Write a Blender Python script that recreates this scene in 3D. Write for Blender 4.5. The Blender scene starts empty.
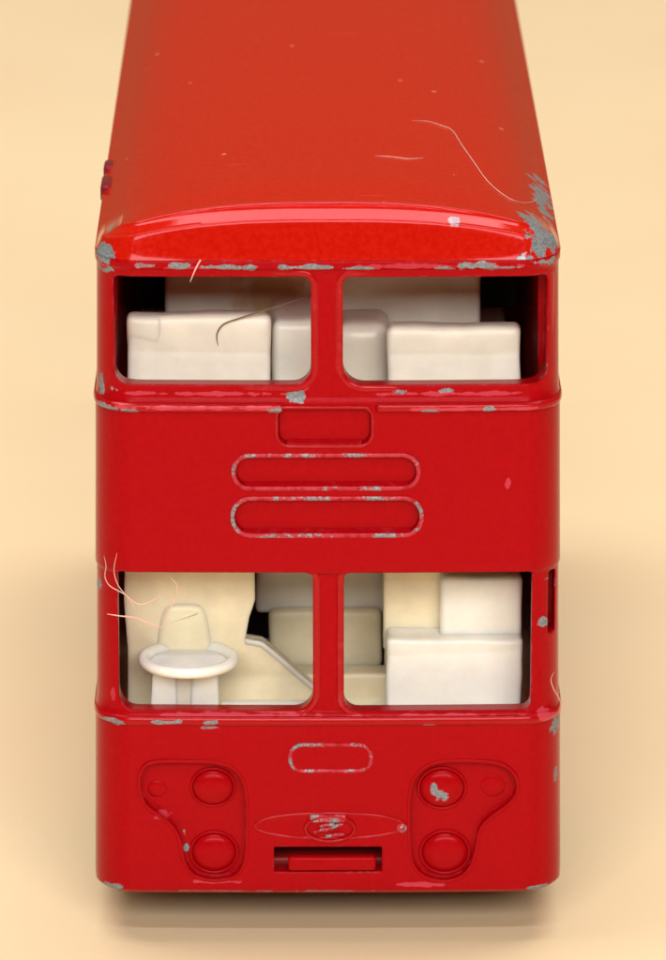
import bpy, bmesh, math, random
from mathutils import Vector, Matrix
random.seed(7)
# ---------------------------------------------------------------- scene
scene = bpy.context.scene
COL = scene.collection
MM = 0.001                       # everything is modelled in millimetres, stored in metres

# ------------------------------------------------ camera (about 30 cm from the toy, looking down 18 degrees)
TH = math.radians(18.0); PSI = math.radians(0.34)
FPX = 5088.0; DIST = 305.7
F = Vector((math.sin(PSI)*math.cos(TH), math.cos(PSI)*math.cos(TH), -math.sin(TH)))
R = Vector((math.cos(PSI), -math.sin(PSI), 0)); U = R.cross(F)
TGT = Vector((0.3, 0, 30.1)); CAM = TGT - F*DIST

def ray(px, py): return (F*FPX + R*(px-333) - U*(py-480))
def at(px, py, y=0.0):           # measured point of the photograph on the vertical plane y (mm)
    d = ray(px, py); t = (y-CAM.y)/d.y; p = CAM+d*t
    return p.x, p.z
def atz(px, py, z):              # the same on a horizontal plane z
    d = ray(px, py); t = (z-CAM.z)/d.z; p = CAM+d*t
    return p
def Z(py, y=0.0): return at(328, py, y)[1]

cam_d = bpy.data.cameras.new('camera'); cam = bpy.data.objects.new('camera', cam_d); COL.objects.link(cam)
cam_d.sensor_fit = 'HORIZONTAL'; cam_d.sensor_width = 36; cam_d.lens = FPX/666*36
M = Matrix((R, U, -F)).transposed().to_4x4(); M.translation = CAM*MM
cam.matrix_world = M
cam_d.clip_start = 0.01; cam_d.clip_end = 20
cam_d.dof.use_dof = True; cam_d.dof.focus_distance = (DIST+1)*MM; cam_d.dof.aperture_fstop = 150
scene.camera = cam

# ---------------------------------------------------------------- node helpers
def new_mat(name):
    m = bpy.data.materials.new(name); m.use_nodes = True
    nt = m.node_tree; nt.nodes.clear()
    out = nt.nodes.new('ShaderNodeOutputMaterial'); b = nt.nodes.new('ShaderNodeBsdfPrincipled')
    nt.links.new(b.outputs[0], out.inputs[0])
    return m, nt, b
class N:
    def __init__(s, nt): s.nt = nt
    def n(s, t, **k):
        x = s.nt.nodes.new(t)
        for a, v in k.items(): setattr(x, a, v)
        return x
    def put(s, sock, v):
        if hasattr(v, 'is_linked') or isinstance(v, bpy.types.NodeSocket): s.nt.links.new(v, sock)
        else: sock.default_value = v
    def math(s, op, a, b=0.0, c=None, clamp=False):
        x = s.n('ShaderNodeMath', operation=op, use_clamp=clamp)
        s.put(x.inputs[0], a); s.put(x.inputs[1], b)
        if c is not None: s.put(x.inputs[2], c)
        return x.outputs[0]
    def vmath(s, op, a, b=(0,0,0)):
        x = s.n('ShaderNodeVectorMath', operation=op); s.put(x.inputs[0], a)
        s.put(x.inputs[1], b); return x
    def ramp(s, v, a, b):          # smoothstep a..b -> 0..1
        x = s.n('ShaderNodeMapRange', interpolation_type='SMOOTHSTEP'); s.put(x.inputs[0], v)
        x.inputs[1].default_value = a; x.inputs[2].default_value = b; return x.outputs[0]
    def noise(s, vec, scale, detail=3.0, rough=0.55):
        x = s.n('ShaderNodeTexNoise'); s.put(x.inputs['Vector'], vec)
        x.inputs['Scale'].default_value = scale; x.inputs['Detail'].default_value = detail
        x.inputs['Roughness'].default_value = rough; return x.outputs[0]
    def mix(s, f, a, b):
        x = s.n('ShaderNodeMix', data_type='RGBA'); s.put(x.inputs[0], f)
        s.put(x.inputs[6], a); s.put(x.inputs[7], b); return x.outputs[2]
    def coords(s):
        tc = s.n('ShaderNodeTexCoord'); v = s.n('ShaderNodeVectorMath', operation='SCALE')
        s.nt.links.new(tc.outputs['Object'], v.inputs[0]); v.inputs['Scale'].default_value = 1000.0
        return v.outputs[0]

# enamel with worn edges: where the bevelled normal leaves the true one there is an edge.
# chips = ellipsoids (centre xyz, radii xyz, strength) of bare metal, in mm
def paint(name, base=(0.50, 0.0035, 0.006), wear=0.5, chips=(), pinks=(), bevel=0.16, metal=0.35, dust=0.0, rough=0.17, orange=0.0, spec=0.18, allover=0.0, bmp=0.30, tint=(1, .32, .34, 1)):
    m, nt, b = new_mat(name); g = N(nt); P = g.coords()
    bev = g.n('ShaderNodeBevel', samples=6); bev.inputs['Radius'].default_value = bevel*MM
    geo = g.n('ShaderNodeNewGeometry')
    dot = g.vmath('DOT_PRODUCT', bev.outputs[0], geo.outputs['Normal']).outputs['Value']
    edge = g.ramp(g.math('SUBTRACT', 1.0, dot), 0.02, 0.22)
    if allover: edge = g.math('MAXIMUM', edge, allover)
    n1 = g.noise(P, 0.55, 4.0, 0.65); n2 = g.noise(P, 1.9, 4.0, 0.7); n3 = g.noise(P, 7.0, 3.0, 0.6)
    # scuffed, pinkish thin paint
    pk = g.ramp(g.math('ADD', g.math('MULTIPLY', n2, 0.6), g.math('MULTIPLY', n1, 0.4)), 0.60-0.20*wear, 0.72-0.20*wear)
    pinkm = g.math('MULTIPLY', edge, g.math('MULTIPLY', pk, 0.75))
    mt = g.ramp(g.math('ADD', g.math('MULTIPLY', n1, 0.75), g.math('MULTIPLY', n3, 0.25)), 0.66-0.2*metal, 0.72-0.2*metal)
    metm = g.math('MULTIPLY', g.ramp(edge, 0.25, 0.5), mt)
    nn = g.noise(P, 0.95, 3.5, 0.55)
    def blobs(lst, into):
        for (c, r, k) in lst:
            d = g.vmath('SUBTRACT', P, c).outputs[0]
            d = g.vmath('DIVIDE', d, r).outputs[0]
            L = g.vmath('LENGTH', d).outputs['Value']
            v = g.math('ADD', g.math('SUBTRACT', 1.0, L), g.math('MULTIPLY', g.math('SUBTRACT', nn, 0.5), 3.2))
            into = g.math('MAXIMUM', into, g.math('MULTIPLY', g.ramp(v, 0.18, 0.34), k))
        return into
    pinkm = blobs(pinks, pinkm); metm = blobs(chips, metm)
    # enamel body colour with very faint mottling
    mot = g.noise(P, 3.0, 5.0, 0.7)
    dark = tuple(c*0.94 for c in base)+(1,); lite = (min(1, base[0]*1.05), base[1]*1.4+orange, base[2]*1.3, 1)
    col = g.mix(g.ramp(mot, 0.35, 0.65), dark, lite)
    if dust:
        sp = g.n('ShaderNodeTexVoronoi'); nt.links.new(P, sp.inputs['Vector']); sp.inputs['Scale'].default_value = 0.28
        dmask = g.math('MULTIPLY', g.math('LESS_THAN', sp.outputs['Distance'], 0.045), dust)
        col = g.mix(dmask, col, (0.62, 0.22, 0.17, 1))
        lines = g.noise(g.vmath('MULTIPLY', P, (0.25, 3.0, 1.0)).outputs[0], 0.5, 2.0)
        col = g.mix(g.math('MULTIPLY', g.ramp(lines, 0.70, 0.80), 0.25*dust), col, (0.7, 0.12, 0.08, 1))
    col = g.mix(pinkm, col, (0.50, 0.050, 0.075, 1))
    gm = g.mix(g.ramp(n3, 0.35, 0.65), (0.15, 0.165, 0.185, 1), (0.25, 0.285, 0.31, 1))
    col = g.mix(metm, col, gm)
    nt.links.new(col, b.inputs['Base Color'])
    nt.links.new(g.math('MULTIPLY', metm, 0.25), b.inputs['Metallic'])
    ro = g.math('ADD', rough, g.math('MULTIPLY', g.ramp(mot, 0.3, 0.7), 0.10))
    ro = g.math('ADD', ro, g.math('MULTIPLY', metm, 0.15)); nt.links.new(ro, b.inputs['Roughness'])
    # height: orange peel, brush nibs, chips sunk through the paint
    hgt = g.math('ADD', g.math('MULTIPLY', g.noise(P, 1.1, 2.0), 0.020), g.math('MULTIPLY', g.noise(P, 9.0, 3.0), 0.0045))
    hgt = g.math('SUBTRACT', hgt, g.math('MULTIPLY', metm, 0.05))
    hgt = g.math('ADD', hgt, g.math('MULTIPLY', g.math('MULTIPLY', edge, n3), 0.05))
    bp = g.n('ShaderNodeBump'); bp.inputs['Strength'].default_value = bmp; bp.inputs['Distance'].default_value = MM
    nt.links.new(hgt, bp.inputs['Height']); nt.links.new(bev.outputs[0], bp.inputs['Normal'])
    nt.links.new(bp.outputs[0], b.inputs['Normal'])
    b.inputs['IOR'].default_value = 1.5; b.inputs['Specular IOR Level'].default_value = spec
    b.inputs['Specular Tint'].default_value = tint
    return m

def simple(name, c, rough=0.5, metallic=0.0, var=0.06, bump=0.01, bevel=0.12, sss=0.0, stain=None):
    m, nt, b = new_mat(name); g = N(nt); P = g.coords()
    n = g.noise(P, 0.5, 5.0, 0.6)
    col = g.mix(g.ramp(n, 0.3, 0.7), tuple(x*(1-var) for x in c)+(1,), tuple(min(1, x*(1+var)) for x in c)+(1,))
    if stain:
        nn = g.noise(P, 0.9, 4.0)
        for (cc, r, k, sc) in stain:
            L = g.vmath('LENGTH', g.vmath('DIVIDE', g.vmath('SUBTRACT', P, cc).outputs[0], r).outputs[0]).outputs['Value']
            v = g.math('ADD', g.math('SUBTRACT', 1.0, L), g.math('MULTIPLY', g.math('SUBTRACT', nn, 0.5), 1.2))
            col = g.mix(g.math('MULTIPLY', g.ramp(v, 0.0, 0.6), k), col, sc)
    nt.links.new(col, b.inputs['Base Color'])
    b.inputs['Roughness'].default_value = rough; b.inputs['Metallic'].default_value = metallic
    if sss:
        b.inputs['Subsurface Weight'].default_value = sss; b.inputs['Subsurface Radius'].default_value = (1, .8, .5)
        b.inputs['Subsurface Scale'].default_value = 0.001
    bp = g.n('ShaderNodeBump'); bp.inputs['Distance'].default_value = MM; bp.inputs['Strength'].default_value = 0.7
    h = g.math('ADD', g.math('MULTIPLY', g.noise(P, 6.0, 3.0), bump), g.math('MULTIPLY', n, bump*3))
    nt.links.new(h, bp.inputs['Height'])
    if bevel:
        bev = g.n('ShaderNodeBevel', samples=4); bev.inputs['Radius'].default_value = bevel*MM
        nt.links.new(bev.outputs[0], bp.inputs['Normal'])
    nt.links.new(bp.outputs[0], b.inputs['Normal'])
    return m

# ---------------------------------------------------------------- mesh helpers (mm)
def warp(bm, amp=.06, f=.55):      # hand-cast unevenness
    from mathutils import noise
    for v in bm.verts: v.co += noise.noise_vector(v.co*f)*amp
def finish(bm, name, mat, parent=None, angle=32, link=True):
    bmesh.ops.recalc_face_normals(bm, faces=bm.faces)
    me = bpy.data.meshes.new(name); bm.to_mesh(me); bm.free()
    me.transform(Matrix.Scale(MM, 4))
    for p in me.polygons: p.use_smooth = True
    me.set_sharp_from_angle(angle=math.radians(angle))
    if mat: me.materials.append(mat)
    o = bpy.data.objects.new(name, me)
    if link: COL.objects.link(o)
    if parent: o.parent = parent
    return o
def thing(name, label, cat, loc=(0, 0, 0), group=None):
    o = bpy.data.objects.new(name, None); COL.objects.link(o); o.location = loc; o.empty_display_size = 0.01
    o['label'] = label; o['category'] = cat
    if group: o['group'] = group
    return o
def loft(rings, cap0=True, cap1=True, bm=None):
    bm = bm or bmesh.new(); vs = [[bm.verts.new(p) for p in r] for r in rings]; n = len(rings[0])
    for a, b in zip(vs, vs[1:]):
        for i in range(n):
            j = (i+1) % n; bm.faces.new((a[i], a[j], b[j], b[i]))
    if cap0: bm.faces.new(vs[0][::-1])
    if cap1: bm.faces.new(vs[-1])
    return bm
def rbox(x0, x1, y0, y1, z0, z1, r=0.3, seg=3, bm=None):
    own = bmesh.new(); bmesh.ops.create_cube(own, size=1)
    for v in own.verts:
        v.co = Vector(((x0+x1)/2+v.co.x*(x1-x0), (y0+y1)/2+v.co.y*(y1-y0), (z0+z1)/2+v.co.z*(z1-z0)))
    if r > 0: bmesh.ops.bevel(own, geom=own.edges[:], offset=r, segments=seg, profile=0.5, affect='EDGES')
    if bm is None: return own
    me = bpy.data.meshes.new('t'); own.to_mesh(me); own.free(); bm.from_mesh(me); bpy.data.meshes.remove(me)
    return bm
def prism(pts, y0, y1, bm=None):      # pts = (x,z) outline, extruded along y
    return loft([[(x, y0, z) for x, z in pts], [(x, y1, z) for x, z in pts]], bm=bm)
def prism_x(pts, x0, x1, bm=None):    # pts = (y,z)
    return loft([[(x0, y, z) for y, z in pts], [(x1, y, z) for y, z in pts]], bm=bm)
def rrect(x0, x1, z0, z1, r, seg=8):
    if not isinstance(r, (tuple, list)): r = (r,)*4      # bl, br, tr, tl
    P = []
    for (cx, cz, a0, rr) in ((x0, z0, 180, r[0]), (x1, z0, 270, r[1]), (x1, z1, 0, r[2]), (x0, z1, 90, r[3])):
        ox = cx+(rr if cx == x0 else -rr); oz = cz+(rr if cz == z0 else -rr)
        for k in range(seg+1):
            a = math.radians(a0+90*k/seg); P.append((ox+rr*math.cos(a), oz+rr*math.sin(a)))
    return P
def px_rrect(l, t, r_, b, rad, y=0.0, seg=8):          # rounded rectangle measured in the photograph
    x0, z1 = at(l, t, y); x1, z0 = at(r_, b, y)
    return rrect(x0, x1, z0, z1, rad, seg)
def px_poly(pts, y=0.0): return [at(a, b, y) for a, b in pts]
def smooth_poly(pts, it=2):
    for _ in range(it):
        q = []
        for i, (x, z) in enumerate(pts):
            x2, z2 = pts[(i+1) % len(pts)]
            q += [(x*.75+x2*.25, z*.75+z2*.25), (x*.25+x2*.75, z*.25+z2*.75)]
        pts = q
    return pts
def offset_poly(pts, d):
    n = len(pts); out = []
    area = sum(pts[i][0]*pts[(i+1) % n][1]-pts[(i+1) % n][0]*pts[i][1] for i in range(n)); s = 1 if area > 0 else -1
    for i in range(n):
        ax, az = pts[i-1]; bx, bz = pts[(i+1) % n]; tx, tz = bx-ax, bz-az; L = math.hypot(tx, tz) or 1
        out.append((pts[i][0]+s*d*tz/L, pts[i][1]-s*d*tx/L))
    return out
def rim(pts, w, h, y, bm=None, jitter=0.0):           # half-round moulding that follows an outline on the plane y, standing h proud
    prof = [(-w/2, 0.12), (-w*0.46, -h*.45), (-w*.28, -h*.88), (0, -h), (w*.28, -h*.88), (w*.46, -h*.45), (w/2, 0.12)]
    rings = [[(a, y+dy, b) for a, b in offset_poly(pts, o)] for o, dy in prof]
    bm = bm or bmesh.new(); vs = [[bm.verts.new(Vector(p)+Vector((0, random.uniform(-jitter, jitter), 0))) for p in r] for r in rings]; n = len(pts)
    m = len(vs)
    for k in range(m):
        a, b = vs[k], vs[(k+1) % m]
        for i in range(n):
            j = (i+1) % n; bm.faces.new((a[i], a[j], b[j], b[i]))
    return bm
def tube(points, rad, bm=None, seg=8, taper=False):
    bm = bm or bmesh.new(); rings = []
    pts = [Vector(p) for p in points]
    for i, p in enumerate(pts):
        t = (pts[min(i+1, len(pts)-1)]-pts[max(i-1, 0)]).normalized()
        s = t.cross(Vector((0.13, 0.2, 1))).normalized(); u = s.cross(t)
        rr = rad*(1 if not taper else max(.3, math.sin(math.pi*(i+.6)/(len(pts)+.2))**.5))
        rings.append([p+(s*math.cos(2*math.pi*k/seg)+u*math.sin(2*math.pi*k/seg))*rr for k in range(seg)])
    return loft(rings, bm=bm)
def catmull(P, k=8):
    P = [Vector(p) for p in P]; Q = [P[0]*2-P[1]]+P+[P[-1]*2-P[-2]]; out = []
    for i in range(1, len(Q)-2):
        a, b, c, d = Q[i-1], Q[i], Q[i+1], Q[i+2]
        for j in range(k):
            t = j/k
            out.append(.5*((2*b)+(c-a)*t+(2*a-5*b+4*c-d)*t*t+(3*b-a-3*c+d)*t**3))
    out.append(P[-1]); return out
def lathe(prof, c, axis='y', seg=40, bm=None, sx=1.0, sz=1.0):   # prof = (radius, height); height towards -y (or +z)
    rings = []
    for r, h in prof:
        r = max(r, 0.004)
        if axis == 'y': rings.append([(c[0]+r*sx*math.cos(2*math.pi*k/seg), c[1]-h, c[2]+r*sz*math.sin(2*math.pi*k/seg)) for k in range(seg)])
        elif axis == 'x': rings.append([(c[0]+h, c[1]+r*math.cos(2*math.pi*k/seg), c[2]+r*math.sin(2*math.pi*k/seg)) for k in range(seg)])
        else: rings.append([(c[0]+r*math.cos(2*math.pi*k/seg), c[1]+r*math.sin(2*math.pi*k/seg), c[2]+h) for k in range(seg)])
    return loft(rings, bm=bm)
def cut(o, cutters):                  # subtract cutter bmeshes from an object, bake the result
    obs = []
    for bm in cutters:
        c = finish(bm, 'cutter', None); obs.append(c)
        md = o.modifiers.new('cut', 'BOOLEAN'); md.operation = 'DIFFERENCE'; md.solver = 'EXACT'; md.object = c
    dg = bpy.context.evaluated_depsgraph_get(); dg.update()
    me = bpy.data.meshes.new_from_object(o.evaluated_get(dg)); old = o.data
    o.modifiers.clear(); o.data = me; me.name = o.name; bpy.data.meshes.remove(old)
    for c in obs:
        d = c.data; bpy.data.objects.remove(c); bpy.data.meshes.remove(d)
    for p in me.polygons: p.use_smooth = True
    me.set_sharp_from_angle(angle=math.radians(32))
    return o

# ---------------------------------------------------------------- body outline
LEN = 76.0
def outline(hw, y0, y1, r, nf=90, ns=40, nc=10, bow=0.22):
    """plan outline, counter-clockwise from front left corner; the front is bowed very slightly"""
    P = []; r = max(r, 0.02)
    def fy(x): return y0+bow*(x/max(hw, .01))**2*min(1, hw/5)
    for k in range(nf+1):
        x = -hw+r+(2*hw-2*r)*k/nf; P.append((x, fy(x)))
    yb = fy(hw-r)
    for k in range(1, nc+1):
        a = math.radians(-90+90*k/nc); P.append((hw-r+r*math.cos(a), yb+r+r*math.sin(a)))
    for k in range(1, ns+1): P.append((hw, yb+r+(y1-r-yb-r)*k/ns))
    for k in range(1, nc+1):
        a = math.radians(90*k/nc); P.append((hw-r+r*math.cos(a), y1-r+r*math.sin(a)))
    for k in range(1, 13): P.append((hw-r-(2*hw-2*r)*k/12, y1))
    for k in range(1, nc+1):
        a = math.radians(90+90*k/nc); P.append((-hw+r+r*math.cos(a), y1-r+r*math.sin(a)))
    for k in range(1, ns+1): P.append((-hw, y1-r-(y1-r-yb-r)*k/ns))
    for k in range(1, nc):
        a = math.radians(180+90*k/nc); P.append((-hw+r+r*math.cos(a), yb+r+r*math.sin(a)))
    return P
def hwz(z):                       # the casting has draft: it narrows upwards
    depth = DIST - (z-28.9)*math.sin(TH)
    return 233.4*(depth+1.5)/FPX
# (row in the photograph, offset outwards from the nominal face)
PROF = [(897, -0.75), (894.5, -0.28), (891, -0.06), (884, 0.02), (860, 0.02), (800, 0.0), (735, 0.0), (726, 0.02), (721.5, 0.05), (715.5, -0.05), (713, -0.24),
        (704, -0.26), (640, -0.26), (584, -0.26), (575.5, -0.24), (574.0, -0.02), (571.5, 0.04), (560, 0.02), (480, 0.0), (420, 0.0), (413, 0.02), (402, -0.05),
        (399, -0.20), (340, -0.22), (285, -0.22), (274, -0.20), (270.5, -0.12), (268.8, 0.06), (265, 0.10), (261, 0.06)]
prof = []
for (a, oa), (b, ob) in zip(PROF, PROF[1:]):
    n = max(1, int(abs(a-b)/9))
    for k in range(n): prof.append((a+(b-a)*k/n, oa+(ob-oa)*k/n))
prof.append(PROF[-1])
RC = 2.7
def ring_at(z, off):            # the recesses are cut deeper at the front than along the sides
    return [(x, y, z) for x, y in outline(hwz(z)+off*(.35 if off > -.27 else 1), -off, LEN+off*.35, RC+off)]
ZL = Z(261)                        # top of the side walls
ZB = Z(897)

bus = thing('toy_bus', 'worn red die-cast toy double-decker bus with cream seats inside, seen head-on from above', 'toy bus')

# chips of bare metal, measured on the photograph (px, py, y-depth, half sizes in px)
def chip(px, py, rx, ry, k=1.0, y=0.0, ryd=1.2):
    x, z = at(px, py, y); return ((x, y, z), (rx/16.6, ryd, ry/15.8), k)
body_chips = [chip(296, 396, 11, 7), chip(100, 252, 9, 14, y=1.5, ryd=3), chip(546, 262, 15, 9, y=.8, ryd=2.5), chip(108, 392, 16, 5), chip(100, 388, 6, 10, y=1), chip(180, 266, 14, 3.5),
    chip(232, 267, 40, 3.2), chip(310, 267, 36, 3), chip(470, 265, 24, 4.5), chip(445, 268, 14, 3), chip(356, 268, 20, 2.5),
    chip(147, 266, 12, 2.5, .7), chip(400, 393, 8, 4), chip(447, 392, 10, 3), chip(97, 585, 9, 8, y=2, ryd=3), chip(103, 270, 12, 5, y=1.0, ryd=2),
    chip(500, 268, 22, 2.5, .8), chip(545, 625, 8, 7, y=.5), chip(165, 722, 20, 2.5), chip(212, 728, 14, 1.5, .7), chip(110, 722, 14, 5), chip(558, 726, 12, 8, y=1.5, ryd=2),
    chip(555, 770, 3, 9, .8, y=2), chip(547, 585, 6, 3), chip(540, 888, 24, 4, y=.5, ryd=2), chip(110, 885, 14, 5, y=1, ryd=2), chip(186, 853, 4, 9), chip(184, 836, 3, 6, .8), chip(330, 892, 60, 1.6, .6), chip(220, 892, 60, 1.2, .5)]
body_pinks = [chip(200, 395, 110, 2.6, .8), chip(450, 395, 95, 2.6, .8), chip(220, 716, 95, 2.4, .8), chip(440, 717, 95, 2.6, .9), chip(112, 696, 3, 9, .6),  # long sill strips paint in pink highlights; small spots are scuffs
    chip(300, 386, 12, 8, .6), chip(545, 714, 9, 7, .7, y=.5, ryd=2), chip(215, 882, 30, 2.5, .8), chip(420, 885, 26, 2.5, .8), chip(200, 268, 60, 3, .6), chip(430, 266, 90, 2.6, .6),
    chip(548, 340, 4, 40, .4), chip(470, 830, 12, 2, .7), chip(165, 818, 12, 5, .7), chip(102, 310, 3, 60, .35), chip(508, 485, 3, 8, .7), chip(130, 720, 20, 3, .6), chip(550, 470, 2, 5, .6)]
RED = (0.335, 0.0012, 0.0035)
M_body = paint('red_enamel_body', RED, wear=0.5, metal=0.22, chips=body_chips, pinks=body_pinks, bevel=0.24)
M_rim = paint('red_enamel_worn_moulding', RED, wear=1.1, metal=0.80, bevel=0.05, allover=.7, spec=.45)
M_rim2 = paint('red_enamel_scuffed_moulding', RED, wear=0.45, metal=0.1, bevel=0.05, allover=.3, spec=.6, rough=.12)
M_plain = paint('red_enamel_plain', RED, wear=0.15, metal=0.0, bevel=0.10)

# ---- body shell
body = finish(loft([ring_at(Z(py), off) for py, off in prof]), 'body', M_body, bus)
WT = 1.25                          # casting thickness
inner = []
for z in (ZB-1, Z(720), Z(570), Z(400), ZL+1):
    inner.append([(x, y, z) for x, y in outline(hwz(z)-WT, WT, LEN-WT, 1.7, nf=20, ns=6, nc=6)])
cutters = [loft(inner)]
WIN = [px_rrect(113, 278, 311, 386, (.75, 1.1, .55, .35)), px_rrect(343, 278, 547, 386, (1.3, .8, .35, .45)),
       px_rrect(117, 573, 313, 712, (1.0, 1.15, .55, .3)), px_rrect(344, 573, 531, 712, (.9, .5, .3, .45))]
for w in WIN: cutters.append(prism(w, -3, 4))
# corner slot beside the lower right window
cutters.append(prism(px_rrect(549, 577, 555, 640, .15), -2, 3.2))
# tow slot
slot = px_rrect(274, 847, 382, 872, .12)
cutters.append(prism(slot, -3, 4))
# destination recesses
DEST = [px_rrect(278, 409, 371, 445, (.75, .75, .45, .45)), px_rrect(235, 457, 417, 487, .9, seg=10), px_rrect(234, 500, 420, 534, 1.0, seg=10)]
for d, dep in zip(DEST, (.5, .45, .5)): cutters.append(prism(d, -3, dep))
podL = px_poly([(150, 763), (190, 763), (222, 764), (240, 774), (246, 795), (246, 830), (245, 862), (236, 877), (214, 881), (193, 876), (184, 861), (182, 842), (174, 826), (160, 815), (146, 806), (140, 790), (141, 772)])
podR = px_poly([(426, 767), (445, 762), (490, 763), (508, 768), (517, 780), (516, 796), (503, 808), (488, 818), (478, 830), (475, 852), (468, 872), (450, 882), (428, 879), (414, 868), (410, 845), (410, 800), (413, 780)])
podL = smooth_poly(podL); podR = smooth_poly(podR)
cutters += [prism(podL, -3, .6), prism(podR, -3, .6)]
# side windows (shallow, closed to light), wheel arches
SIDE = []
for lo, hi in ((Z(386), Z(280)), (Z(706), Z(580))):
    for k in range(5):
        y0 = 6.5+k*13.4; SIDE.append((y0, y0+12.0, lo, hi))
for (y0, y1, z0, z1) in SIDE:
    q = [(a, b) for a, b in rrect(y0, y1, z0, z1, .7)]
    cutters += [prism_x(q, -20, -hwz(z1)+.75), prism_x(q, hwz(z1)-.75, 20)]
for yc in (17, 58):
    arch = [(yc+5.6*math.cos(math.radians(a)), 4.6+5.6*math.sin(math.radians(a))) for a in range(-30, 211, 12)]
    arch = [(yc+5.6, -1)]+[p for p in arch]+[(yc-5.6, -1)]
    cutters += [prism_x(arch, -20, -10.8), prism_x(arch, 10.8, 20)]
cut(body, cutters)

# ---- window frames: low raised lips round the front openings
for i, (l, t, r_, b, rad) in enumerate(((113, 278, 311, 386, (.75, 1.1, .55, .35)), (343, 278, 547, 386, (1.3, .8, .35, .45)), (117, 573, 313, 712, (1.0, 1.15, .55, .3)), (344, 573, 531, 712, (.9, .5, .3, .45)))):
    o_ = offset_poly(px_rrect(l, t, r_, b, rad), 0.24)
    if i in (1,): pass
    bm = bmesh.new(); rim(o_, .44, .17, .30, bm, 0.012)
    for v in bm.verts:             # follow the bow of the front
        v.co.y += .22*(v.co.x/14)**2+(max(0, abs(v.co.x)-11.2)**2)*0.22
    finish(bm, 'window_frame', M_rim2, bus)

# ---- trim bands that wrap the body
def band(py, out, half_h, gap=None, name='trim_band', mat=None, base=-.3):
    z = Z(py); P = outline(hwz(z), 0, LEN, RC, nf=120)
    if gap:
        i0 = [i for i, p in enumerate(P) if p[1] < 1 and p[0] > gap[1]][0]
        P = P[i0:]+P[:i0]
        P = [p for p in P if not (p[1] < 1 and gap[0] < p[0] < gap[1])]
    prof_ = [(base, -half_h), (out*.45, -half_h*.92), (out*.9, -half_h*.5), (out, 0), (out*.9, half_h*.5), (out*.45, half_h*.92), (base, half_h)]
    bm = bmesh.new(); n = len(P); vs = []
    for i, (x, y) in enumerate(P):
        fade = 1.0 if y < 1.2 else max(.38, 1-(y-1.2)/1.6)
        a = P[i-1] if (i > 0 or not gap) else P[0]; b = P[(i+1) % n] if (i < n-1 or not gap) else P[-1]
        tx, ty = b[0]-a[0], b[1]-a[1]; L = math.hypot(tx, ty); nx, ny = ty/L, -tx/L
        k = 1.0
        if gap and (i == 0 or i == n-1): k = .35
        vs.append([bm.verts.new((x+nx*o_*k*(fade if o_ > 0 else 1), y+ny*o_*k*(fade if o_ > 0 else 1), z+dz*(1 if k == 1 else .6))) for o_, dz in prof_])
    m = len(prof_)
    for i in range(n if not gap else n-1):
        a, b = vs[i], vs[(i+1) % n]
        for k in range(m): bm.faces.new((a[k], a[(k+1) % m], b[(k+1) % m], b[k]))
    if gap: bm.faces.new(vs[0]); bm.faces.new(vs[-1][::-1])
    return finish(bm, name, mat, bus)
bx0 = at(284, 407)[0]; bx1 = at(374, 407)[0]
M_band = paint('red_enamel_band', RED, wear=.85, metal=0.25, bevel=0.12, spec=.6, rough=.12, chips=[chip(102, 408, 16, 6, y=.6, ryd=2), chip(132, 411, 10, 3), chip(276, 410, 9, 4), chip(388, 407, 16, 4), chip(430, 411, 10, 3), chip(490, 408, 12, 3.5), chip(552, 408, 12, 5, y=1, ryd=2)],
               pinks=[chip(200, 407, 110, 2.2, .9), chip(470, 408, 110, 2.2, .8)])  # pink strips paint in the highlight along the worn band
M_band2 = paint('red_enamel_lower_band', RED, wear=.6, metal=0.2, bevel=0.12, spec=.5, rough=.12, chips=[chip(112, 723, 18, 5, y=.4, ryd=2), chip(557, 724, 12, 7, y=1.2, ryd=2), chip(165, 722, 18, 3), chip(205, 722, 14, 2.5), chip(430, 725, 12, 2)], pinks=[chip(545, 716, 11, 6, .8, y=.6, ryd=2)])
band(407.5, .34, .30, (bx0, bx1), mat=M_band)
band(721, .24, .30, mat=M_band2)

# ---- roof: dome with a creased front
Hc = 3.25
HW0 = hwz(ZL)
def Hx(x): return Hc*(1-0.70*min(1, abs(x)/14.0)**2.7)
FP = [(0, 0), (.05, .06), (.12, .17), (.38, .665), (.43, .725), (.49, .752), (.55, .752), (.63, .735), (1.50, .915), (1.56, .952), (1.62, .978), (1.68, .984), (1.75, .974), (1.9, .970), (3.3, .975), (5, .98), (7, .992), (9, 1.0), (14, 1.0)]
def fprof(d):
    for (a, fa), (b, fb) in zip(FP, FP[1:]):
        if d <= b: return fa+(fb-fa)*(d-a)/(b-a)
    return 1.0
ds = [0, .025, .05, .085, .12, .18, .25, .32, .38, .405, .43, .46, .49, .52, .55, .59, .63, .8, 1.0, 1.25, 1.50, 1.53, 1.56, 1.59, 1.62, 1.65, 1.68, 1.715, 1.75, 1.9, 2.4, 3.3, 4.1, 5, 6, 7, 8, 9, 10.5, 12, 12.6, 13.0]
def roof_z(x, d, y=0.0):
    t = min(1, max(0, (y-2.5)/4)); f1 = fprof(d); f2 = 1-(1-min(1, d/4.5))**3.2     # creased at the front, plain camber along the sides
    return ZL+0.02+Hx(x)*(f1*(1-t)+f2*t)
rings = [[(x, y, ZL+.02) for x, y in outline(HW0-.9, .9, LEN-.9, 2.0)]]
for d in ds:
    off = .05-d
    rings.append([(x, y, roof_z(x, d, y)) for x, y in outline(HW0+off, -off, LEN+off, max(RC+off*1.0, .6 if d < 12 else .05))])
def top_y(px, py):                # point on the flat of the roof under a photograph position
    z = ZL+3.0
    for _ in range(12):
        p = atz(px, py, z); z = roof_z(p.x, min(9, HW0-abs(p.x), max(p.y, 0)), p.y)
    return p
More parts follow.
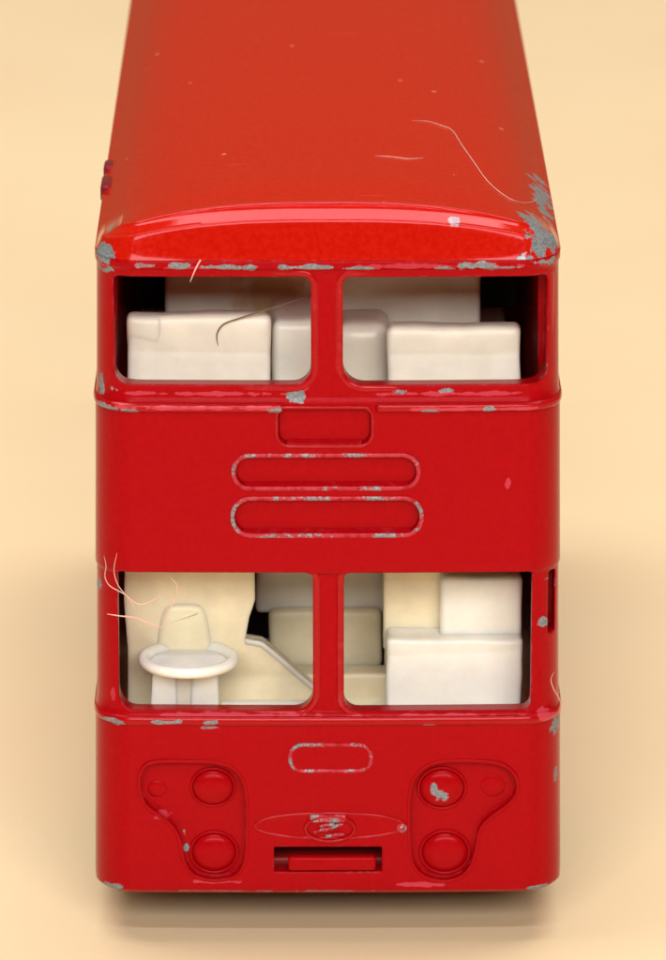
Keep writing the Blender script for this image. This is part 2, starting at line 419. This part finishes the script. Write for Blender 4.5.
c1 = top_y(541, 222); c2 = top_y(538, 188); c3 = top_y(533, 245)
roof_chips = [((12.9, 1.7, ZL+1.0), (1.7, 2.4, 1.3), 1), ((12.5, 3.6, ZL+1.7), (1.1, 1.9, 1.2), 1), ((12.9, 0.5, ZL+.3), (1.5, 1.4, 1.0), 1), ((c2.x+.2, c2.y-1, c2.z), (.75, 5.0, 1.6), 1), ((c2.x+.1, c2.y-5, c2.z), (.6, 3.0, 1.6), 1),
              ((-13.3, 1.2, ZL+.3), (.8, 1.5, .7), 1), ((-13.0, 4.0, ZL+1.0), (.25, 2.2, .6), .7), ((7.5, 1.0, ZL+2.1), (.4, .5, .5), .8)]
roof_chips += [chip(180, 266, 14, 3.5), chip(248, 266, 40, 2.6), chip(308, 266, 20, 2.5), chip(470, 264, 24, 4), chip(520, 190, 3, 10, .5)]
roof_pinks = [chip(250, 262, 60, 2, .6), chip(470, 262, 60, 2, .6)]
M_roof = paint('red_enamel_roof', (0.43, 0.0042, 0.0015), wear=.30, metal=.05, chips=roof_chips, pinks=roof_pinks, bevel=.035, dust=.8, rough=.07, orange=.002, spec=.30, bmp=.22, tint=(1, .6, .65, 1))  # warmer than the body: reflected cream is painted into this red
bmr = loft(rings, cap0=True, cap1=True)
finish(bmr, 'roof', M_roof, bus, angle=60)

# ---- destination boxes: recessed floor + worn rim
for i, (d, dep) in enumerate(zip(DEST, (.5, .45, .5))):
    f_ = finish(prism(offset_poly(d, -.05), dep-.03 if False else dep-.05, dep+.3), 'destination_box', M_plain, bus)
    bm = bmesh.new(); rim(offset_poly(d, .09), .27 if i else .22, .10, 0.0, bm, 0.012)
    finish(bm, 'rim', M_rim if i else M_rim2, f_)
    # sloping lower lip inside the recess that catches the light
    x0 = min(p[0] for p in d)+.55; x1 = max(p[0] for p in d)-.55; z0 = min(p[1] for p in d)
    bm = bmesh.new(); loft([[(x, .02, z0+.02), (x, dep-.07, z0+.02), (x, dep-.07, z0+.26)] for x in (x0, x1)], bm=bm)
    finish(bm, 'lower_lip', M_rim2, f_)

# ---- number plate outline
plate = finish(prism(px_rrect(291, 746, 370, 771, .72, seg=10), -.04, .2), 'number_plate', M_plain, bus)
bm = bmesh.new(); rim(px_rrect(290, 745, 371, 771, .78, seg=10), .25, .12, 0, bm, .012)
finish(bm, 'rim', M_rim, plate)

# ---- headlights in recessed pods
def headlight(px, py, rpx, name='headlight', flat=.92, lens_mat=None):
    x, z = at(px, py, .4); r = rpx/16.6
    h = finish(lathe([(r, -.3), (r*.99, .0), (r*.96, .05), (r*.92, .06), (r*.88, .03), (r*.86, -.03), (r*.86, -.05), (r*.86, -.3)], (x, .5, z), sz=flat), name, M_plain, bus)
    finish(lathe([(r*.85, -.25), (r*.84, -.02), (r*.76, .10), (r*.62, .20), (r*.44, .27), (r*.24, .31), (0, .325)], (x, .45, z), sz=flat), 'lens', lens_mat or M_plain, h)
    return h
M_lens = paint('red_enamel_chipped_lens', RED, wear=.15, metal=0, bevel=.1, chips=[chip(440, 794, 13, 8, y=.3, ryd=2), chip(434, 790, 6, 9, y=.3, ryd=2)])
headlight(213, 788, 24); headlight(214, 853, 26)
h3 = headlight(442, 789, 26, lens_mat=M_lens); h3['label'] = 'headlight with a patch of bare metal on its lens'
headlight(445, 853, 27)
for (px, py, rp) in ((157, 790, 10), (493, 787, 13)):
    x, z = at(px, py, .4); r = rp/16.6
    finish(lathe([(r, -.2), (r*.98, .0), (r*.8, .05), (r*.4, .08), (0, .09)], (x, .58, z), sz=.9), 'indicator_lamp', M_plain, bus)
for pod in (podL, podR):
    bm = bmesh.new(); rim(offset_poly(pod, .08), .22, .05, 0.02, bm, .01); finish(bm, 'lamp_surround', M_plain, bus)

# ---- winged oval badge
def ell(px, py, a, b, y=0, n=56, point=1.0):
    x, z = at(px, py, y); P = []
    for k in range(n):
        t = 2*math.pi*k/n; P.append((x+a/16.6*math.copysign(abs(math.cos(t))**point, math.cos(t)), z+b/15.8*math.sin(t)))
    return P
badge = finish(prism(ell(330, 826, 75, 12, point=.85), -.05, .2), 'badge', M_plain, bus)
bm = bmesh.new(); rim(ell(330, 826, 76, 13, point=.85), .20, .08, -.01, bm, .01); finish(bm, 'rim', M_rim2, badge)
bm = bmesh.new(); rim(ell(330, 828, 25, 13), .26, .20, -.05, bm, .01)
finish(bm, 'oval', M_rim2, badge)
bm = bmesh.new()
for (a, b, c, d) in ((314, 832, 330, 828), (330, 828, 343, 824), (320, 826, 334, 824), (326, 836, 344, 834)):
    p = at(a, b); q = at(c, d); tube([(p[0], -.10, p[1]), ((p[0]+q[0])/2, -.2, (p[1]+q[1])/2+.08), (q[0], -.10, q[1])], .11, bm)
finish(bm, 'emblem', M_rim, badge)
# worn raised bar above the oval
bm = rbox(at(310, 818)[0], at(346, 818)[0], -.22, .1, Z(822), Z(814), .1); finish(bm, 'badge_bar', M_rim, badge)
x, z = at(402, 828); finish(lathe([(.3, -.2), (.3, .05), (.18, .16), (0, .2)], (x, 0, z), seg=16), 'badge_tip', M_rim, badge)

# ---- tow bar in the slot
bm = rbox(at(288, 860)[0], at(376, 860)[0], -.12, .62, Z(871), Z(857), .2)
finish(bm, 'bumper_bar', paint('red_enamel_bumper', RED, wear=.75, metal=.12, bevel=.15), bus)
# ---- base plate, axles, wheels
M_base = simple('red_base', (0.34, 0.008, 0.007), .5, 0.0)
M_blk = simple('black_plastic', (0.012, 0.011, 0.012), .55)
finish(rbox(-11.0, 11.0, 1.6, LEN-1.6, 3.9, 5.0, .2), 'base_plate', M_base, bus)
finish(rbox(-12.2, 12.2, 4.0, 10.8, 3.7, 4.9, .2), 'slot_shade_block', M_blk, bus)  # black block painting in the shade inside the tow slot
for yc in (17, 58):
    finish(lathe([(.6, -12.4), (.6, 12.4)], (0, yc, 4.6), axis='x', seg=16), 'axle', simple('steel', (.5, .5, .5), .35, 1), bus)
    for s in (-1, 1):
        xx = s*11.0
        w = finish(lathe([(3.0, -.2), (4.2, -.2), (4.6, .2), (4.6, 2.0), (4.2, 2.4), (3.1, 2.4), (2.9, 2.0), (2.9, .2)] if s > 0 else [(3.0, .2), (4.2, .2), (4.6, -.2), (4.6, -2.0), (4.2, -2.4), (3.1, -2.4), (2.9, -2.0), (2.9, -.2)], (xx, yc, 4.6), axis='x', seg=48), 'wheel', M_blk, bus)
        finish(lathe([(0, s*.4), (2.85, s*.4), (2.85, s*1.9), (1.4, s*1.6), (.9, s*2.2), (0, s*2.3)], (xx, yc, 4.6), axis='x', seg=32), 'hub', simple('hub_plastic', (.03, .03, .03), .4), w)
# ---- rear windows, and closed dark side panes added to keep the interior dark
M_glass = simple('dark_window', (0.012, 0.012, 0.014), .15)
for (y0, y1, z0, z1) in SIDE:
    for s in (-1, 1):
        q = rrect(y0+.05, y1-.05, z0+.05, z1-.05, .65)
        a, b = s*(hwz(z1)-.60), s*(hwz(z1)-.95)
        finish(prism_x(q, min(a, b), max(a, b)), 'blind_side_pane', M_glass, bus)
for (l, t, r_, b) in ((130, 290, 525, 380), (150, 590, 400, 700)):
    finish(prism(px_rrect(l, t, r_, b, .8), LEN-.2, LEN+.12), 'rear_window', M_glass, bus)
# ---- two chipped lugs on the left edge of the roof
for (px, py, hl) in ((101, 167, .9), (99.5, 186, 1.35)):
    p = None
    x, z = -hwz(ZL)-.02, ZL+.1
    # depth where this edge is seen at that row
    lo, hi = 0, 60
    for _ in range(30):
        y = (lo+hi)/2; dv = Vector((x, y, z))-CAM; pr = 480-FPX*dv.dot(U)/dv.dot(F)
        if pr > py: lo = y
        else: hi = y
    finish(rbox(x-.18, x+.5, y-hl, y+hl, z-.3-hl*.3, z+.1+hl*.2, .2), 'gutter_lug', paint('worn_lug', (.15, .01, .015), wear=.9, metal=.5, bevel=.1), bus)

# ---------------------------------------------------------------- interior (cream plastic moulding)
CREAM = (0.78, 0.74, 0.63)
st = [((at(272, 292, 12)[0], 12, at(272, 292, 12)[1]), (3.0, 5, 2.0), .8, (.50, .29, .09, 1))]
M_cream = simple('cream_plastic', CREAM, .3, var=.05, bevel=.3, sss=.5)
M_cream_st = simple('cream_plastic_stained', (.74, .69, .57), .45, var=.06, bevel=.3, sss=.5, stain=st)
M_tan = simple('tan_cream_plastic', (0.83, 0.74, 0.52), .32, var=.06, bevel=.3, sss=.6)  # the cream plastic in a tan tone
M_white = simple('pale_cream_plastic', (0.88, 0.87, 0.78), .25, var=.04, bevel=.3, sss=.6)
def pbox(l, t, r_, b, y0, y1, name, mat, r=.35, parent=None, extra=None):   # front face measured at depth y0
    x0, z1 = at(l, t, y0); x1, z0 = at(r_, b, y0)
    bm = rbox(x0, x1, y0, y1, z0, z1, r)
    bmesh.ops.subdivide_edges(bm, edges=[e for e in bm.edges if e.calc_length() > 1.2], cuts=5, use_grid_fill=True); warp(bm, .11, .45)
    return finish(bm, name, mat, parent or bus, angle=40)
ZU = Z(414)                         # upper floor
finish(rbox(-11.9, 11.4, 1.9, LEN-2, ZU-1.6, ZU-.35, .15), 'upper_floor', M_cream, bus)
def seat(l, t, r_, y0, mat, rake=.10):
    x0, z1 = at(l, t, y0); x1, _ = at(r_, t, y0)
    bm = bmesh.new(); zz = ZU-.4
    P0 = rrect(x0, x1, zz, z1, (.1, .1, .45, .45), 6)
    rings = []
    for (yy, ins) in ((y0+.0, .26), (y0+.06, .12), (y0+.22, .02), (y0+.4, 0), (y0+1.25, 0), (y0+1.45, .1), (y0+1.5, .25)):
        rings.append([(x, yy+(z-z1)*rake, z) for x, z in offset_poly(P0, -ins)])
    loft(rings, bm=bm)
    bmesh.ops.triangulate(bm, faces=[f for f in bm.faces if len(f.verts) > 4]); bmesh.ops.subdivide_edges(bm, edges=[e for e in bm.edges if e.calc_length() > 1.5], cuts=4, use_grid_fill=True); warp(bm, .12, .35)
    s_ = finish(bm, 'seat', mat, bus, angle=60)
    finish(rbox(x0+.1, x1-.1, y0-2.0, y0+.3, ZU-.4, ZU+.25, .2), 'cushion', mat, s_, angle=40)
    return s_
seat(127, 317, 270, 4.6, M_cream)
seat(387, 328, 521, 4.6, M_cream)
seat(165, 262, 312, 12.0, M_cream_st)
seat(338, 262, 481, 12.0, M_cream)
# rounded aisle end beside the left front seat, ribs moulded into the seats
def post(px, pt, rad, y, mat, name='seat_rib'):
    x, z = at(px, pt, y)
    finish(loft([[(x+rad*k_*math.cos(a*math.pi/8), y+rad*k_*math.sin(a*math.pi/8), zz) for a in range(16)] for zz, k_ in ((ZU-.4, 1), (z-.25, 1), (z-.08, .85), (z, .5))]), name, mat, bus, angle=50)
pbox(271, 322, 322, 430, 5.6, 11.9, 'aisle_panel', M_white, .55)
pbox(126.5, 317.5, 164, 430, 4.46, 5.9, 'armrest', M_cream, .35)
pbox(333, 326, 390, 430, 7.2, 11.8, 'aisle_panel', M_cream, .9)

# lower deck
ZF = Z(711.5)-2.3
finish(rbox(-11.9, 11.5, 1.9, 9.0, ZF-1.0, ZF, .12), 'lower_floor', M_cream, bus)
YB = 5.8
bk = px_poly([(125, 560), (254, 560), (255, 600), (249, 618), (245, 640), (262, 643), (275, 653), (322, 696), (322, 745), (128, 745), (128, 650), (124, 600)], YB)
finish(prism(bk, YB, YB+1.2), 'driver_bulkhead', M_tan, bus, angle=40)
pts = px_poly([(245, 639), (262, 642), (275, 652), (324, 695), (324, 700), (273, 657), (261, 647), (245, 644)], YB-.1)
finish(prism(pts, YB-.12, YB+.2), 'bulkhead_edge', M_cream, bus, angle=40)
sp = smooth_poly(px_poly([(154, 745), (155, 650), (160, 616), (167, 606), (180, 604), (200, 605), (207, 613), (213, 650), (216, 745)], YB-.3), 2)
bm = loft([[(x, yy, z) for x, z in offset_poly(sp, -o_)] for yy, o_ in ((YB-.26, .6), (YB-.23, .35), (YB-.13, .12), (YB+.2, 0))])
finish(bm, 'driver_seat', M_tan, bus, angle=60)
# steering wheel on a twin-ribbed column
YW = 3.55
sx, zc = at(188.5, 659, YW)
def steering():
    R0 = 2.68; bm = bmesh.new(); tilt = math.radians(-2); ringsv = []
    sec = [(.42, 0), (.38, .17), (.26, .30), (.08, .35), (-.14, .28), (-.28, .14), (-.34, -.02), (-.30, -.2), (-.1, -.34), (.14, -.36), (.32, -.24)]
    for i in range(72):
        a = 2*math.pi*i/72; row = []
        for dr, dz in sec:
            p = Vector(((R0+dr)*math.cos(a), (R0+dr)*math.sin(a), dz)); p.rotate(Matrix.Rotation(tilt, 3, 'X'))
            row.append(bm.verts.new((sx+p.x, YW+p.y, zc+p.z)))
        ringsv.append(row)
    m = len(sec)
    for i in range(72):
        A, B = ringsv[i], ringsv[(i+1) % 72]
        for k in range(m): bm.faces.new((A[k], B[k], B[(k+1) % m], A[(k+1) % m]))
    return finish(bm, 'steering_wheel', M_white, bus, angle=60)
sw = steering()
finish(lathe([(0, -.32), (2.45, -.32), (2.45, -.16), (1.2, -.14), (.7, -.06), (0, -.02)], (sx, YW, zc), axis='z', seg=40), 'wheel_centre', M_white, sw, angle=50)
for (l, r_) in ((149, 178), (189, 220)):
    x0 = at(l, 700, 3.0)[0]; x1 = at(r_, 700, 3.0)[0]
    bm = loft([[(x0, 2.75, ZF-.2), (x1, 2.75, ZF-.2), (x1, 4.4, ZF-.2), (x0, 4.4, ZF-.2)], [(x0+.28, 2.95, zc-.3), (x1-.15, 2.95, zc-.3), (x1-.15, 4.2, zc-.3), (x0+.2, 4.2, zc-.3)]])
    finish(bm, 'column_leg', M_white, sw, angle=40)
finish(rbox(at(172, 690, 3.4)[0], at(196, 690, 3.4)[0], 3.05, 4.3, ZF-.2, zc-.35, .1), 'column_web', M_cream, sw)
# bright lip of the floor moulding behind the window
pbox(221, 706.5, 320, 745, 1.75, 2.9, 'floor_lip', M_white, .12)
# bench in the middle of the saloon, a dark gap under and beside it
pbox(269, 611, 381, 669, 12.0, 20, 'bench', M_tan, .4)
pbox(256, 545, 387, 613, 12.7, 21, 'bench_lit_top', M_white, .3)  # pale panel; the light on the bench top is put into its colour
pbox(255, 645, 270, 669, 12.5, 14, 'bench_end', M_tan, .2)
pbox(262, 675, 392, 745, 7.1, 9, 'floor_step', M_tan, .2)
# staircase block on the right
sb = pbox(387, 640, 521, 745, 4.6, 12.5, 'staircase', M_white, .28)
pbox(440, 578, 521, 660, 5.6, 12.4, 'upper_step', M_white, .35, parent=sb)
pbox(384, 556, 446, 650, 6.8, 12.3, 'stair_panel', M_tan, .2, parent=sb)
pbox(440, 556, 514, 590, 8.5, 12.2, 'stair_riser', M_tan, .2, parent=sb)
# black boards added to paint in the shade of the cavity behind the seats
finish(rbox(-12.3, 12.3, 24, 25.2, ZU-.3, ZL-.1, .1), 'cavity_shade_board', M_blk, bus)
finish(rbox(-12.3, 12.3, 24, 25.2, 5.2, ZU-1.7, .1), 'cavity_shade_board', M_blk, bus)

# ---------------------------------------------------------------- lint
M_hair = simple('pale_lint', (0.55, 0.27, 0.20), .7, bevel=0, var=.2)
M_hairp = simple('pink_lint', (0.75, 0.42, 0.36), .7, bevel=0, var=.2)
M_haird = simple('brown_hair', (0.16, 0.11, 0.06), .6, bevel=0, var=.2)
def fibre(pts, rad, mat, label, cat='lint', group=None, name='lint_fibre', k=8):
    o = finish(tube(catmull(pts, k), rad, taper=True, seg=6), name, mat); o['label'] = label; o['category'] = cat
    if group: o['group'] = group
    return o
rp = []
for (a, b) in ((412, 121), (428, 122), (441, 126), (452, 131), (462, 146), (474, 163), (486, 180), (500, 193), (516, 202), (530, 203), (541, 198)):
    p = top_y(a, b); rp.append((p.x, p.y, p.z+.05))
fibre(rp, .035, M_hair, 'long wavy pale fibre lying on the red roof towards its right edge')
rp = []
for (a, b) in ((375, 156), (392, 157), (408, 159), (424, 158)):
    p = top_y(a, b); rp.append((p.x, p.y, p.z+.03))
fibre(rp, .03, M_hair, 'short straight pale fibre lying on the middle of the red roof')
q = []
for (a, b, y) in ((219, 229, 1.4), (212, 243, 1.0), (203, 256, .3), (196, 268, -.35), (190, 282, -.5)):
    x, z = at(a, b, y); q.append((x, y, z))
fibre(q, .05, M_hairp, 'straight pink fibre hanging over the front lip of the roof above the upper left window')
q = []
for (a, b) in ((218, 346), (217, 334), (224, 324), (240, 318), (262, 311), (285, 304), (306, 297)):
    x, z = at(a, b, 4.3); q.append((x, 4.3 if b > 318 else 4.3, z))
fibre(q, .055, M_haird, 'dark curved hair in the upper left window lying over the cream seat', 'hair', name='hair')
G = 'lint threads caught in the corner of the lower left window'
def fr(pts, y0, y1, rad, mat, label):
    q = []
    for i, (a, b) in enumerate(pts):
        y = y0+(y1-y0)*i/(len(pts)-1); x, z = at(a, b, y); q.append((x, y, z))
    fibre(q, rad, mat, label, group=G)
fr([(104, 556), (106, 566), (105, 577), (110, 586), (124, 594), (138, 604), (152, 601), (163, 592)], -.1, -.3, .035, M_hairp, 'looping pale thread at the top corner of the lower left window')
fr([(107, 614), (120, 616), (136, 618), (150, 624), (162, 627)], .1, -.2, .05, M_hairp, 'nearly straight pale thread crossing the left edge of the lower left window')
fr([(162, 627), (168, 612), (175, 598), (177, 586), (170, 577)], -.2, -.1, .035, M_hairp, 'hooked pale thread rising inside the lower left window above the steering wheel')
fr([(117, 553), (114, 570), (118, 585), (128, 598), (136, 610)], -.4, -.2, .03, M_hairp, 'fine pale thread hanging down over the top of the lower left window')
fr([(554, 672), (551, 680), (554, 690), (560, 700), (561, 712)], .3, .4, .035, M_hair, 'short curved orange thread on the right pillar of the lower right window')

# ---------------------------------------------------------------- cream paper the toy stands on
m, nt, b = new_mat('cream_paper'); g = N(nt); P = g.coords()
n1 = g.noise(P, 0.02, 3.0); n2 = g.noise(P, 2.2, 5.0, .6)
c = g.mix(g.ramp(n1, .3, .7), (0.80, 0.63, 0.395, 1), (0.83, 0.665, 0.425, 1))
c = g.mix(g.math('MULTIPLY', g.ramp(n2, .35, .65), .06), c, (0.62, 0.46, 0.27, 1))
nt.links.new(c, b.inputs['Base Color']); b.inputs['Roughness'].default_value = .3
bp = g.n('ShaderNodeBump'); bp.inputs['Distance'].default_value = MM; bp.inputs['Strength'].default_value = .5
nt.links.new(g.math('MULTIPLY', n2, .02), bp.inputs['Height']); nt.links.new(bp.outputs[0], b.inputs['Normal'])
bm = bmesh.new(); pr = [(-900, 0), (-300, 0), (0, 0), (128, 0)]
pr += [(400, 0), (1500, 0)]
va = [bm.verts.new((-1200, y, z)) for y, z in pr]; vb = [bm.verts.new((1200, y, z)) for y, z in pr]
for i in range(len(pr)-1): bm.faces.new((va[i], vb[i], vb[i+1], va[i+1]))
gr = finish(bm, 'ground', m, None, angle=60); gr['kind'] = 'structure'
if gr.data.polygons[0].normal.z < 0: gr.data.flip_normals()

# ---------------------------------------------------------------- light
w = bpy.data.worlds.new('World'); scene.world = w; w.use_nodes = True
bg = w.node_tree.nodes['Background']; bg.inputs[0].default_value = (1.0, 0.64, 0.29, 1); bg.inputs[1].default_value = 0.21
def area(name, loc, tgt, sx_, sy_, power, col):
    l = bpy.data.lights.new(name, 'AREA'); l.shape = 'RECTANGLE'; l.size = sx_; l.size_y = sy_; l.energy = power; l.color = col
    o = bpy.data.objects.new(name, l); COL.objects.link(o); o.location = loc
    o.rotation_euler = (Vector(tgt)-Vector(loc)).to_track_quat('-Z', 'Y').to_euler(); return o
area('softbox_overhead', (-0.03, 0.18, 0.92), (0, 0.06, 0.0), 1.0, 0.40, 8.6, (1.0, 0.99, 0.98))
area('softbox_front', (0.03, -0.60, 0.37), (0, 0, 0.03), 0.70, 0.20, 4.3, (1.0, 0.98, 0.96))
area('added_highlight_lamp', (0.0, -0.30, 0.48), (0, 0.0, 0.04), 0.30, 0.006, 0.75, (0.90, 0.93, 1.0))  # thin unseen source, added to draw highlights on creases and sills

scene.render.engine = 'CYCLES'
scene.view_settings.view_transform = 'Standard'; scene.view_settings.look = 'None'
scene.view_settings.exposure = 0.12; scene.view_settings.gamma = 1.0
scene.cycles.max_bounces = 8
